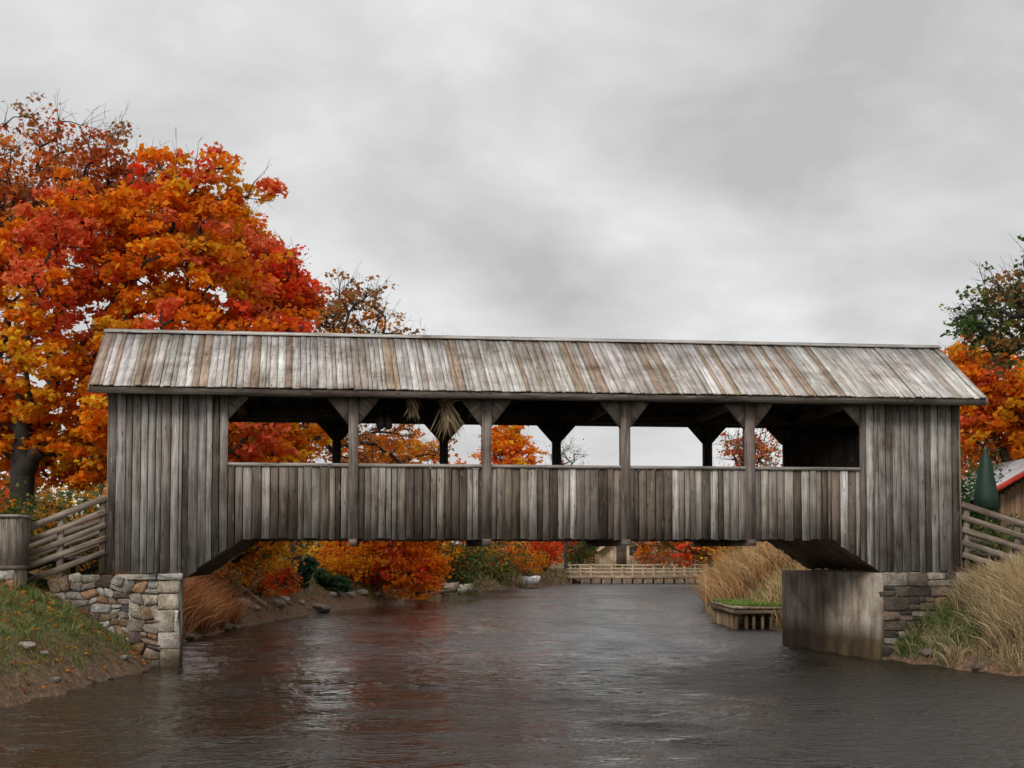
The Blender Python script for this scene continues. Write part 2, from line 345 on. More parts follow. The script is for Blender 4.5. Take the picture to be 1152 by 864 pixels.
# stones
def wp(x,z):
    return (x+.035*math.sin(z*11+x*2.3)+.02*math.sin(z*23-x*5), z+.035*math.sin(x*4.7+z*3)+.028*math.sin(x*10.3-z*6+1))
def stone(mb,a,b_,c,d,v,p,col,j=.03,cut=(.06,.22),warp=True):
    w=b_-a;h=d-c
    ks=[min(w,h)*random.uniform(*cut) for _ in range(4)]
    ring=[(a+ks[0],c),(b_-ks[1],c),(b_,c+ks[1]*.8),(b_,d-ks[2]*.8),(b_-ks[2],d),(a+ks[3],d),(a,d-ks[3]*.8),(a,c+ks[0]*.8)]
    ring=[(x+random.uniform(-j,j)*.5,z+random.uniform(-j,j)*.5) for x,z in ring]
    if warp: ring=[wp(x,z) for x,z in ring]
    cx,cz=sum(t[0] for t in ring)/8,sum(t[1] for t in ring)/8
    k1=1-.03/w;k2=1-.03/h; tx,tz=random.uniform(-.12,.12),random.uniform(-.15,.15)
    R=[(x,v,z) for x,z in ring]+[(x,v-p*.75,z) for x,z in ring]+[(cx+(x-cx)*k1,v-p+random.uniform(-.012,.012)+(x-cx)*tx+(z-cz)*tz,cz+(z-cz)*k2) for x,z in ring]
    F_=[]
    for r in (0,8):
        for i in range(8): F_.append((r+(i+1)%8,r+i,r+8+i,r+8+(i+1)%8))
    F_=[tuple(reversed(f)) for f in F_]; F_.append(tuple(range(16,24)))
    mb.poly(R,F_,col,(1,0,0))
def wall(mb,s0,s1,z0,z1,v,rh,rw,pal,top=None,prot=(.03,.07),cut=(.06,.22),split=.35,warp=True):
    z=z0
    while z<z1-.03:
        h=min(random.uniform(*rh),z1-z)
        if z1-z-h<.06: h=z1-z
        s=s0-random.uniform(0,.1)
        while s<s1-.02:
            w=min(random.uniform(*rw),s1-s)
            if s1-s-w<.08: w=s1-s
            if top is None or z+h*.6<top(s+w/2):
                g=.004
                K=dict(cut=cut,warp=warp)
                if h>.14 and random.random()<split:
                    m_=z+h*random.uniform(.35,.65); mx=s+w*random.uniform(.35,.65)
                    stone(mb,s+g,s+w-g,z+g,m_-g,v,random.uniform(*prot),jc(pick(pal),.25),**K)
                    if w>.3 and random.random()<.6:
                        stone(mb,s+g,mx-g,m_+g,z+h-g,v,random.uniform(*prot),jc(pick(pal),.25),**K); stone(mb,mx+g,s+w-g,m_+g,z+h-g,v,random.uniform(*prot),jc(pick(pal),.25),**K)
                    else: stone(mb,s+g,s+w-g,m_+g,z+h-g,v,random.uniform(*prot),jc(pick(pal),.25),**K)
                else: stone(mb,s+g,s+w-g,z+g,z+h-g,v,random.uniform(*prot),jc(pick(pal),.25),**K)
            s+=w
        z+=h
PR=[(3,(.42,.37,.32)),(2.4,(.52,.48,.43)),(2.5,(.16,.12,.10)),(2.4,(.33,.23,.15)),(1.2,(.62,.59,.54)),(1,(.42,.24,.13))]
PQ=[(3,(.50,.40,.30)),(2,(.60,.52,.42)),(2.4,(.48,.27,.14)),(1.2,(.58,.55,.5))]
PD=[(3,(.14,.11,.085)),(2,(.24,.175,.13)),(1.5,(.42,.36,.30)),(2.5,(.075,.06,.05)),(.8,(.38,.22,.13))]
st=MB()
wall(st,-8.75,-6.6,-.2,1.58,-.02,(.10,.22),(.11,.34),PR,top=lambda s:1.60 if s>-7.2 else 1.60+(s+7.2)*.16,cut=(.12,.36))
wall(st,-6.6,-6.15,-.3,1.48,-.02,(.17,.27),(.2,.3),PQ+PR,prot=(.06,.09),cut=(.08,.25),split=.3)
wall(st,-6.15,-5.81,-.3,1.50,-.02,(.2,.42),(.34,.35),[(3,(.50,.42,.33)),(2,(.62,.56,.48)),(1,(.48,.30,.18))],prot=(.08,.1),cut=(.03,.1),split=0,warp=False)
stone(st,-6.70,-6.2,1.505,1.60,-.02,.11,(.55,.50,.44),cut=(.03,.1),warp=False); stone(st,-6.19,-5.78,1.505,1.61,-.02,.12,(.60,.56,.5),cut=(.03,.1),warp=False)
wall(st,6.93,8.75,-.2,1.60,-.02,(.14,.27),(.22,.55),PD,split=.3,warp=False)
wall(st,8.75,9.9,-.2,1.45,-.02,(.12,.2),(.3,.6),PD,warp=False)
st.build('abutment_stones',M_stone,BR)
ab=MB()
ab.box(-6.9,-5.83,-.02,.45,-1.2,1.60,(.3,.28,.25)); ab.box(-6.9,-6.75,.45,W+.1,-1.2,1.60,(.3,.28,.25)); ab.box(-8.8,-6.9,-.02,W+.1,-1.2,1.3,(.3,.28,.25))
ab.box(6.95,9.9,-.018,W+.1,-1.2,1.44,(.3,.28,.25)); ab.box(6.951,8.75,-.017,W+.1,1.44,1.615,(.3,.28,.25))
# splayed river-side face
ab.hexa([(6.78,-.07,-1.2),(6.92,-.07,-1.2),(6.94,W+.12,-1.2),(6.30,W+.12,-1.2),(6.78,-.07,1.60),(6.92,-.07,1.60),(6.94,W+.12,1.60),(6.30,W+.12,1.60)],(.3,.28,.25))
ab.build('abutment_concrete',M_conc,BR)
rr=MB()
def ramp_part(sa,za,sb,zb_,n):
    for i in range(n):
        t0,t1=i/n,(i+1)/n; a0=sa+(sb-sa)*t0;a1=sa+(sb-sa)*t1;q0=za+(zb_-za)*t0;q1=za+(zb_-za)*t1
        lo,hi=(a0,a1) if a1>a0 else (a1,a0); zl,zh=(q0,q1) if a1>a0 else (q1,q0)
        rr.hexa([(lo+.003,.1,zl-.05),(hi-.003,.1,zh-.05),(hi-.003,W-.1,zh-.05),(lo+.003,W-.1,zl-.05),(lo+.003,.1,zl),(hi-.003,.1,zh),(hi-.003,W-.1,zh),(lo+.003,W-.1,zl)],jc((.2,.17,.15)),(0,1,0))
def rails(sa,sb,zt0,zt1,v,n=5,gap=.235,posts=(0,.55,1)):
    for i in range(n):
        rr.beam((sa,v,zt0-i*gap),(sb,v,zt1-i*gap*.96+random.uniform(-.02,.02)),.035,.10 if i else .11,jc((.20,.165,.135),.25))
    for t in posts:
        s=sa+(sb-sa)*t; z=zt0+(zt1-zt0)*t; rr.box(s-.05,s+.05,v+.02,v+.11,z-1.3,z+.02,jc((.17,.14,.115)))
ramp_part(SL-.03,1.95,-9.6,1.75,14); ramp_part(SR+.03,2.0,12.2,1.75,18)
rails(SL-.03,-8.62,2.93,2.30,-.06,posts=(.04,.5,.97)); rails(SL-.03,-9.6,2.93,2.0,W-.05)
rails(SR+.03,12.2,2.88,1.75,-.06,posts=(.03,.3,.62,1)); rails(SR+.03,12.2,2.88,1.75,W-.05)
rr.build('ramp_railings',M_wood,BR)

def pxw(px,py,d): return ((px-576)*d/F,d,H+(HOR-py)*d/F)
def blades(name,base,dirs,length,width,cols,mat,parent=None,droop=.25):
    n=len(base); d=dirs/np.linalg.norm(dirs,axis=1,keepdims=True)
    rnd=RNG.normal(size=(n,3)); side=np.cross(d,rnd); side/=np.linalg.norm(side,axis=1,keepdims=True)
    L=length[:,None]; w=width[:,None]; hv=d.copy(); hv[:,2]=0
    mid=base+d*L*.55; tip=base+d*L+hv*L*droop; tip[:,2]-=(L[:,0]*droop*.6)
    V=np.stack([base-side*w/2,base+side*w/2,mid-side*w*.4,mid+side*w*.4,tip],1).reshape(-1,3)
    o=np.arange(n)[:,None]*5; lp=np.concatenate([o+np.array([0,1,3,2]),o+np.array([2,3,4])],1).ravel()
    T=np.tile([4,3],n); C=np.repeat(cols,5,axis=0)
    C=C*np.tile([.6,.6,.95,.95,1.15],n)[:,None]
    return np_mesh(name,V,T,lp,mat,parent,C)
BM=Matrix.Translation((0,22.4,0))@Matrix.Rotation(A,4,'Z')
def bunch(s,v,z,L,n,k,tilt):
    e=empty('dried_corn_bunch',BM@Vector((s,v,z)))
    b0=RNG.normal(size=(n,3))*.045; d=RNG.normal(size=(n,3))*k; d[:,2]=-1; d[:,0]+=tilt
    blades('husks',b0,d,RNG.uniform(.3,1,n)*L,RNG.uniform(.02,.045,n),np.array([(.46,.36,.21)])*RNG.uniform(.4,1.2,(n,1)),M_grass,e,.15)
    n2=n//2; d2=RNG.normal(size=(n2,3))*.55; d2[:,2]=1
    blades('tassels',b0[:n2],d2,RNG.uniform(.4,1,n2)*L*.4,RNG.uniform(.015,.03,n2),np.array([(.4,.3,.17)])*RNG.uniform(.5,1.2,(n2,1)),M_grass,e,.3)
    mb=MB(); mb.cyl((0,0,0),(0,0,4.9-z),.006,.006,(.1,.08,.05),5); mb.cyl((0,0,-.05),(0,0,.04),.05,.05,(.2,.13,.06),8); mb.build('string',M_plain,e)
bunch(-1.17,-.02,4.60,.58,230,.30,.12); bunch(-1.80,-.02,4.68,.32,120,.28,.1)
for s in (-2.36,-2.22):
    e=empty('hanging_lantern',BM@Vector((s,.3,4.20)))
    mb=MB(); c=(.02,.018,.016); mb.cyl((0,0,.0),(0,0,.04),.03,.075,c,8); mb.cyl((0,0,.04),(0,0,.17),.06,.06,(.05,.045,.035),8); mb.cyl((0,0,.17),(0,0,.23),.085,.015,c,8); mb.cyl((0,0,.23),(0,0,.65),.006,.006,c,5)
    for k in range(4): mb.cyl((.066*math.cos(k*1.57),.066*math.sin(k*1.57),.04),(.066*math.cos(k*1.57),.066*math.sin(k*1.57),.17),.006,.006,c,4)
    mb.build('lantern_body',M_plain,e)

# ---------------------------------------------------------------- trees
def leafcloud(name,C,size,col,mat,parent=None,upbias=.35,asp=.4):
    n=len(C); nrm=RNG.normal(size=(n,3)); nrm[:,2]=np.abs(nrm[:,2])+upbias; nrm/=np.linalg.norm(nrm,axis=1,keepdims=True)
    t=np.cross(nrm,RNG.normal(size=(n,3))); t/=np.linalg.norm(t,axis=1,keepdims=True); bb=np.cross(nrm,t)
    s=size[:,None]
    V=np.stack([C-t*s*.5,C-t*s*.05+bb*s*asp+nrm*s*.12,C+t*s*.5,C-t*s*.05-bb*s*asp+nrm*s*.12],1).reshape(-1,3)
    return np_mesh(name,V,np.full(n,4),np.arange(n*4),mat,parent,np.repeat(col,4,axis=0))
ORG=(.97,.27,.015);YEL=(.97,.45,.03);RED=(.95,.10,.03);DRD=(.62,.13,.04);BRN=(.44,.20,.08);GRN=(.10,.15,.045);OLV=(.27,.24,.07);PNK=(.98,.21,.08)
def crown_tips(lobes,ntips):
    tips=[];cols=[];wsum=sum(l[2] for l in lobes)
    for c,r,w,pal in lobes:
        k=int(ntips*w/wsum); d=RNG.normal(size=(k,3)); d/=np.linalg.norm(d,axis=1,keepdims=True)
        rad=RNG.uniform(.08,1,k)**.5*RNG.uniform(.85,1.15,k)
        tips.append(np.array(c)+d*rad[:,None]*np.array(r)); cols+= [pick(pal) for _ in range(k)]
    return np.concatenate(tips),np.array(cols)
def make_tree(name,base,th,lobes,ntips,lper,lsize,crad,tr,seed,leafprob=1.0,bark=(.045,.036,.03),lean=(0,0),twigs=3,flat=.5):
    global RNG; RNG=np.random.default_rng(seed); random.seed(seed)
    base=np.array(base,float); E=empty(name,tuple(base))
    tips,cols=crown_tips(lobes,ntips); tips=tips-base
    nodes=[np.array([0,0,-.4])];par=[-1];pl=[0]
    n=max(3,int(th/.5))
    for i in range(1,n+1):
        t=i/n; nodes.append(np.array([lean[0]*t+RNG.normal()*.04,lean[1]*t+RNG.normal()*.04,th*t])); par.append(i-1); pl.append(pl[-1]+th/n)
    order=np.argsort(np.linalg.norm(tips-nodes[-1],axis=1)); tipnode=[]
    first=max(1,int(n*.55))
    for ti in order:
        p=tips[ti]; NA=np.array(nodes[first:]); dv=p-NA; ds=np.linalg.norm(dv,axis=1)
        cost=ds+.22*np.array(pl[first:])+np.where(dv[:,2]<-.2,.8*np.abs(dv[:,2]),0)
        k=int(np.argmin(cost))+first; L=ds[k-first]; m_=max(1,int(math.ceil(L/.55))); a=nodes[k]; last=k
        for j in range(1,m_+1):
            t=j/m_; q_=a+(p-a)*t; q_=q_+np.array([0,0,.14*L*math.sin(math.pi*t)])
            if j<m_: q_=q_+RNG.normal(size=3)*.06*min(L,1.5)
            nodes.append(q_);par.append(last);pl.append(pl[last]+L/m_);last=len(nodes)-1
        tipnode.append(last)
    cnt=np.zeros(len(nodes))
    for t in tipnode: cnt[t]+=1
    for i in range(len(nodes)-1,0,-1): cnt[par[i]]+=cnt[i]
    rad=np.maximum(.012,tr*(cnt/cnt[0])**.47)
    V=[];T=[];L_=[]
    def tube(a,b,ra,rb,k):
        d=b-a; l=np.linalg.norm(d)
        if l<1e-5: return
        d=d/l; up=np.array([0,0,1.]) if abs(d[2])<.9 else np.array([1.,0,0]); x=np.cross(d,up);x/=np.linalg.norm(x);y=np.cross(d,x); o=len(V)
        for c_,r in ((a,ra),(b,rb)):
            for i in range(k):
                an=2*math.pi*i/k; V.append(c_+(x*math.cos(an)+y*math.sin(an))*r)
        for i in range(k): T.append(4);L_.extend([o+(i+1)%k,o+i,o+k+i,o+k+(i+1)%k])
    for i in range(1,len(nodes)):
        k=8 if rad[i]>.08 else (5 if rad[i]>.02 else 3)
        ra=min(rad[par[i]],rad[i]*1.5)
        if par[i]==0: ra=tr*1.5
        tube(nodes[par[i]],nodes[i],ra,rad[i],k)
    for t in tipnode:
        p=nodes[t]; d0=p-nodes[par[t]]; d0/=max(1e-6,np.linalg.norm(d0))
        for _ in range(twigs):
            d=d0+RNG.normal(size=3)*.6+np.array([0,0,.25]); q_=p+d*crad*RNG.uniform(.4,.95); tube(p,q_,.009,.004,3)
            for __ in range(2):
                q2=q_+(d*.6+RNG.normal(size=3)*.6)*crad*.4; tube(q_,q2,.005,.003,3)
    np_mesh('trunk_and_limbs',V,T,L_,M_bark,E,np.tile(np.array(bark),(len(V),1)),smooth=True)
    cc=[];cl=[];sz=[]
    for i,o in enumerate(order):
        if RNG.random()>leafprob: continue
        p=tips[o]; k=int(lper*RNG.uniform(.5,1.4)); sub=RNG.normal(size=(4,3))*crad*.62
        q_=p+sub[RNG.integers(0,4,k)]+RNG.normal(size=(k,3))*crad*.33*np.array([1,1,flat]); cc.append(q_)
        b_=cols[o]*RNG.uniform(.8,1.15); c_=b_*RNG.uniform(.7,1.25,(k,1)); c_[:,1]*=RNG.uniform(.75,1.4,k); cl.append(c_); sz.append(RNG.uniform(.6,1.3,k)*lsize)
    leafcloud('foliage',np.concatenate(cc),np.concatenate(sz),np.clip(np.concatenate(cl),0,.97),M_leaf,E)
    return E
def G(x,y): return float(hZ(x,y))
def L(px,py,d,rx,ry,rz,w,pal): return (pxw(px,py,d),(rx,ry,rz),w,pal)
PO=[(7,ORG),(2.6,YEL),(1.2,PNK)]; PRD=[(4,RED),(2,PNK),(2,ORG)]; PYL=[(4,YEL),(2,ORG),(1,OLV)]; PDR=[(3,DRD),(1.5,BRN),(2.5,(.85,.24,.05))]; PBR=[(3,BRN),(2,(.65,.25,.07)),(1,OLV)]
D=30
tx=pxw(22,590,D)
make_tree('maple_tree',(tx[0],D,G(tx[0],D)),3.6,[
 L(80,420,D,2.4,2.2,2.3,4,PO),L(190,330,D,2.6,2.2,2.4,5,PO),L(60,290,D-.5,2.2,2.0,1.1,2.4,[(6,PNK),(2,ORG)]),
 L(225,235,D,1.6,1.6,1.3,1.7,PO),L(140,470,D-.5,2.3,1.8,1.5,2.4,PO),L(295,400,D+.5,1.3,1.5,1.2,1.2,[(3,ORG),(3,RED)]),L(285,500,D+.5,1.6,1.3,.9,1.2,PO),L(-80,350,D,2.5,2,3.5,3,PO),L(150,230,D,1.8,1.5,.9,1,[(3,ORG),(1,BRN),(1,RED)]),
 L(0,490,D+.6,1.5,1.2,1.3,1.4,PO),L(90,525,D+.6,1.6,1.2,.8,1.2,PO)],
 430,165,.165,.40,.30,11)
tx=pxw(-30,590,35)
make_tree('maple_tree',(tx[0],35,G(tx[0],35)),6,[L(50,215,35,3.0,2.2,2.2,5,PDR),L(150,235,35,1.9,2,1.4,2,PDR),L(-60,260,35,2,2,3,2,PDR)],320,62,.145,.42,.26,12,.9,twigs=5)
tx=pxw(240,600,34)
make_tree('maple_tree',(tx[0],34,G(tx[0],34)),3,[L(306,325,34,.95,1.2,1.4,3,PRD),L(270,420,34,1.6,1.5,1.4,2.6,PRD+[(4,ORG)]),L(300,500,34,1.5,1.5,1.0,2,PO),L(262,280,34,1.1,1.2,1.1,1.5,PRD+[(3,ORG)])],190,150,.15,.4,.18,13)
tx=pxw(335,600,42)
make_tree('oak_tree',(tx[0],42,G(tx[0],42)),4,[L(395,370,42,1.5,1.5,1.7,4,PBR+[(2,ORG)]),L(445,420,42,1.4,1.4,1.6,2,PBR),L(370,450,42,1.6,1.5,1.5,2,PO),L(430,500,42,2.2,1.5,1.0,2,PBR+[(3,ORG)])],200,42,.15,.4,.2,14,.8,twigs=6)
def btree(name,px,d,lobes,nt_,lp,ls,cr,tr,seed,th=1.6,lpr=1.0,tw=2):
    x=(px-576)*d/F; make_tree(name,(x,d,G(x,d)),th,[L(a,b,d,*c) for a,b,c in lobes],nt_,lp,ls,cr,tr,seed,lpr,twigs=tw)
btree('maple_tree',240,37,[(255,615,(1.6,1.5,.9,2,PYL)),(300,600,(1.5,1.5,1.0,2,PYL)),(270,560,(1.8,1.5,1.2,2,PO))],100,120,.14,.4,.14,15,1.0)
btree('maple_tree',360,48,[(455,640,(1.5,1.5,.8,2,[(1,RED),(4,ORG)])),(395,635,(1.3,1.5,.8,2,PYL)),(440,590,(2.1,1.6,1.4,3,PO+[(3,YEL)])),(440,520,(2.2,1.6,1.2,2,PO+[(3,BRN)]))],170,105,.17,.45,.16,16,1.2)
btree('maple_tree',560,70,[(570,510,(1.7,1.6,1.6,3,PO)),(560,570,(2.3,2,2,3,PO)),(545,630,(1.8,2,1.2,1,PYL))],120,90,.22,.5,.18,17,2)
btree('maple_tree',480,60,[(495,560,(2.0,2,2.2,3,PO+[(3,BRN)])),(480,620,(2,2,1.2,2,PYL))],90,80,.2,.5,.18,18,2)
btree('bare_tree',636,85,[(636,525,(1.5,1.5,1.7,3,PBR))],60,8,.15,.4,.12,19,3,.4,6)
btree('oak_tree',845,46,[(845,510,(1.0,1.2,1.0,3,PDR)),(870,560,(1.8,1.5,1.6,3,PDR+[(2,ORG)])),(820,545,(.9,1,.9,1,PDR))],130,32,.13,.35,.13,20,2,.8,5)
btree('maple_tree',1160,34,[(1125,440,(1.4,1.4,1.1,3,PO)),(1160,490,(1.9,1.5,1.3,3,PO+[(2,PNK)])),(1095,415,(.8,1,.5,1,PO)),(1095,480,(.7,1,.9,1,PO))],150,120,.16,.4,.2,21,2.5)
btree('oak_tree',1215,29,[(1155,335,(1.0,1.2,.75,3,[(2,OLV),(3,GRN),(1,BRN)])),(1112,360,(.75,.8,.35,1.8,[(2,OLV),(3,GRN)])),(1210,340,(1.6,1.4,1.6,3,[(2,OLV),(3,GRN)])),(1135,388,(.7,.8,.3,1.2,[(2,OLV),(3,BRN)]))],130,40,.12,.3,.2,22,5,.85,5)
btree('maple_tree',800,75,[(760,600,(3,2,1.6,3,PBR+[(1,RED),(2,ORG)])),(810,590,(2,2,1.8,2,PBR+[(3,ORG)]))],70,90,.22,.6,.15,23,1.5)
btree('maple_tree',600,90,[(625,600,(2.2,2,1.8,3,PBR+[(3,GRN),(2,RED)])),(600,620,(1.8,2,1.2,2,PO))],70,80,.24,.55,.15,24,1.2)

E=empty('distant_trees'); random.seed(5);RNG=np.random.default_rng(5)
cc=[];cl=[];sz=[];tk=MB()
pal=[(3,BRN),(2,OLV),(2,GRN),(2.5,(.75,.25,.05)),(1,RED),(1.5,YEL)]
def dtree(x,y,h,w):
    z0=G(x,y); c0=np.array(pick(pal))*.9; tk.cyl((x,y,z0-.2),(x,y,z0+h*.6),.18,.08,(.05,.04,.03),5)
    for _ in range(12):
        p=np.array([x,y,z0+h*.46])+RNG.normal(size=3)*np.array([w*.32,w*.32,h*.22]); p[2]=min(max(p[2],z0+.3),z0+h*.9); k=36
        cc.append(p+RNG.normal(size=(k,3))*w*.15); cl.append(c0*RNG.uniform(.6,1.3,(k,1))); sz.append(RNG.uniform(.25,.6,k))
for i in range(160):
    a=i/160; x=-110+220*a+random.uniform(-2,2); y=random.uniform(104,150); dtree(x,y,random.uniform(4,6.3)+(3 if abs(x)>25 else 0),random.uniform(3.5,5.5))
for i in range(40): dtree(random.uniform(-50,-14),random.uniform(45,95),random.uniform(5,9),random.uniform(3.5,5))
for i in range(34): dtree(random.uniform(17,55),random.uniform(45,95),random.uniform(4,6.5),random.uniform(3.5,5))
leafcloud('foliage',np.concatenate(cc),np.concatenate(sz),np.clip(np.concatenate(cl),0,.9),M_leaf,E); tk.build('trunks',M_bark,E)

def shrub(name,x,y,rx,ry,h,col,n=900,ls=.1,seed=1,z=None):
    global RNG; RNG=np.random.default_rng(seed); random.seed(seed); z0=max(0.02,G(x,y)) if z is None else z; E=empty(name,(x,y,z0))
    k=max(6,n//60); sub=RNG.normal(size=(k,3))*np.array([rx*.45,ry*.45,h*.22])+np.array([0,0,h*.5])
    P=sub[RNG.integers(0,k,n)]+RNG.normal(size=(n,3))*np.array([rx*.16,ry*.16,h*.14]); P[:,2]=np.maximum(P[:,2],.02)
    cm=np.array([pick(col) for _ in range(k)])
    C=cm[RNG.integers(0,k,n)]*RNG.uniform(.5,1.3,(n,1))
    leafcloud('leaves',P,RNG.uniform(.6,1.3,n)*ls,np.clip(C,0,.95),M_leaf,E)
    mb=MB()
    for s_ in sub[:14]: mb.cyl((0,0,-.1),tuple(s_),.02,.006,(.06,.045,.035),4)
    mb.build('stems',M_bark,E)
PG=[(4,GRN),(2,OLV),(1,(.07,.11,.04))]
def sh(name,px,d,rx,h,col,n=900,ls=.1,seed=1):
    x=(px-576)*d/F; shrub(name,x,d,rx,rx*.8,h,col,n,ls,seed)
sh('hosta_plant',338,42,.85,.9,[(3,(.05,.11,.055)),(1,(.12,.2,.07))],900,.24,31); sh('hosta_plant',372,44,.7,.7,[(3,(.06,.12,.05))],500,.22,32)
sh('shrub',225,33,.7,1.2,[(3,BRN),(2,ORG)],900,.09,33); sh('shrub',525,60,1.8,2.6,PG,1800,.16,34); sh('shrub',560,68,1.6,2.2,PG+[(2,OLV)],1300,.16,35)
sh('red_shrub',613,80,1.3,2.6,[(3,RED),(1,DRD)],1500,.18,36); sh('red_shrub',575,76,1.2,1.8,[(3,ORG),(1,RED)],1000,.18,37)
sh('shrub',650,92,1.6,2.4,PG,1200,.2,38); sh('shrub',290,40,1.5,1.8,PYL,1700,.12,39); sh('shrub',470,54,1.3,1.2,PG,900,.14,40)
sh('shrub',60,27,1.2,1.6,PG+[(2,ORG)],2000,.1,41); sh('shrub',1,28,1.3,1.5,PG,1800,.1,42); sh('shrub',108,28,1.0,1.7,[(2,OLV),(2,ORG),(2,GRN)],1600,.1,43)
sh('shrub',1092,30,.8,2.5,[(3,(.06,.16,.04)),(1,GRN)],2200,.09,44); sh('shrub',1130,27,1.0,1.0,PG,1200,.09,45); sh('shrub',860,50,2.0,2.0,PG+[(3,BRN)],1800,.14,46)
sh('red_shrub',425,49,1.1,1.2,[(2,RED),(3,ORG)],1500,.13,47); sh('red_shrub',470,53,1.0,1.1,[(1,RED),(3,ORG)],1200,.13,48); sh('shrub',385,46,1.0,1.2,PYL,1200,.13,49)
sh('shrub',740,90,1.8,1.8,[(2,RED),(3,BRN),(2,OLV)],1400,.2,50); sh('shrub',700,104,2.0,1.8,PBR,1300,.2,51); sh('shrub',830,60,2.2,1.8,PBR+[(3,YEL)],1600,.15,52)
sh('red_shrub',290,37,.9,.7,[(3,ORG),(2,RED)],1000,.1,53); sh('shrub',268,35,.7,.9,PBR,900,.1,54); sh('shrub',590,74,1.2,1.3,PYL,900,.16,55)
sh('red_shrub',318,40,.7,.8,[(2,ORG),(1,RED),(2,BRN)],900,.11,56); sh('shrub',508,62,1.1,1.2,[(1,RED),(2,OLV),(2,BRN)],1000,.15,57); sh('red_shrub',543,68,1.1,1.2,[(3,ORG),(1,RED)],1000,.16,58); sh('shrub',780,92,2.0,2.4,[(2,ORG),(2,OLV),(2,BRN)],1500,.2,59)

def patch(name,pts,hmin,hmax,w,pal,seed,lean=.35,per=None,droop=.3,zmin=.02):
    global RNG; RNG=np.random.default_rng(seed); random.seed(seed); n=len(pts); z=hZ(pts[:,0],pts[:,1]); ok=z>zmin+ (np.random.default_rng(seed+1).uniform(0,.25,n) if zmin>.05 else 0)
    pts=pts[ok];z=z[ok];n=len(pts)
    base=np.stack([pts[:,0],pts[:,1],z-.02],1); d=RNG.normal(size=(n,3))*lean; d[:,2]=1
    c=np.array([pick(pal) for _ in range(n)])*RNG.uniform(.6,1.25,(n,1))
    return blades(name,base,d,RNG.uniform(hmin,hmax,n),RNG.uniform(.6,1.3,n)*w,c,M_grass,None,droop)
def area(x0,x1,y0,y1,n,seed):
    r=np.random.default_rng(seed); return np.stack([r.uniform(x0,x1,n),r.uniform(y0,y1,n)],1)
def tufts(x0,x1,y0,y1,k,per,rad,seed):
    r=np.random.default_rng(seed); c=np.stack([r.uniform(x0,x1,k),r.uniform(y0,y1,k)],1); return c[r.integers(0,k,k*per)]+r.normal(size=(k*per,2))*rad
GP=[(6,(.17,.25,.07)),(3,(.26,.30,.10)),(1.5,(.42,.32,.15)),(.6,(.45,.18,.07))]
patch('grass',area(-11,-6.1,14.5,22.6,48000,1),.04,.13,.012,GP,51,zmin=.2)
patch('tall_grass',tufts(-9,-6.4,16,21.5,30,40,.07,2),.12,.32,.014,GP,52,zmin=.15)
patch('grass',area(6.9,12,18,24,30000,3),.06,.20,.012,GP+[(5,(.42,.32,.17))],53,zmin=.08)
TAN=[(4,(.66,.50,.28)),(3,(.50,.36,.19)),(2,(.75,.62,.40)),(1,(.32,.27,.12))]
patch('ornamental_grass',tufts(8.1,9.6,20.2,22.9,66,200,.09,4),.4,1.0,.013,TAN,54,.32)
patch('ornamental_grass',tufts(7.5,8.9,19.8,22.2,26,110,.08,5),.2,.55,.012,TAN,55,.45)
patch('tall_grass',tufts(7.1,8.7,21.3,23.2,36,50,.12,6),.15,.42,.022,[(4,(.14,.21,.07)),(2,(.22,.25,.10)),(2,(.4,.3,.14))],56,.5)
RU=[(3,(.52,.22,.09)),(2,(.38,.15,.07)),(2,(.62,.34,.15))]
patch('rust_grass',tufts(-8.9,-7.15,27.5,33.5,80,140,.13,7),.5,1.1,.018,RU,57,.35)
patch('reeds',tufts(6.5,9.6,36,52,130,80,.2,8),.7,1.6,.035,[(3,(.66,.38,.18)),(3,(.52,.27,.12)),(2,(.75,.55,.30)),(1,(.3,.27,.1))],58,.3)
patch('reeds',tufts(6.7,9,30.5,36.5,44,80,.15,9),.3,.9,.025,[(3,(.62,.42,.2)),(2,(.3,.32,.12)),(2,(.75,.55,.3))],59,.35)
patch('grass',area(-14,-6,26,50,20000,10),.06,.22,.03,[(3,(.22,.2,.08)),(4,(.42,.26,.13)),(2,(.15,.2,.06)),(1,(.6,.22,.06))],60,.6,zmin=.15)
patch('grass',area(6.5,16,26,60,20000,11),.1,.35,.03,GP,61,.5)
patch('grass',area(-6,4,46,84,16000,12),.15,.4,.05,[(3,(.25,.24,.09)),(3,(.45,.29,.14)),(2,(.15,.2,.06))],62,.6)
RNG=np.random.default_rng(9)
P=np.concatenate([area(-12,-6.1,14,23,2200,13),area(-14,-6,25,50,9000,14),area(7.2,12,18,24,300,15)]); z=hZ(P[:,0],P[:,1]); P=P[z>.03]; z=z[z>.03]
leafcloud('fallen_leaves',np.stack([P[:,0],P[:,1],z+.05],1),RNG.uniform(.05,.11,len(P)),np.array([ORG,BRN,BRN,YEL])[RNG.integers(0,4,len(P))]*RNG.uniform(.5,1,(len(P),1)),M_leaf,None,3)
def rock(x,y,r,seed,col=(.42,.37,.32)):
    r_=np.random.default_rng(seed); import bmesh
    bm=bmesh.new(); bmesh.ops.create_icosphere(bm,subdivisions=2,radius=r)
    for v in bm.verts:
        k=1+r_.uniform(-.16,.16); v.co=Vector((v.co.x*k*1.3,v.co.y*k,v.co.z*k*.6))
    me=bpy.data.meshes.new('rock'); bm.to_mesh(me); bm.free(); a=me.color_attributes.new('Col','FLOAT_COLOR','POINT'); a.data.foreach_set('color',list((*col,1))*len(me.vertices))
    me.materials.append(M_stone); o=bpy.data.objects.new('rock',me); COL.objects.link(o); o.location=(x,y,max(0,G(x,y))+r*.1); o.rotation_euler=(0,0,seed*1.3)
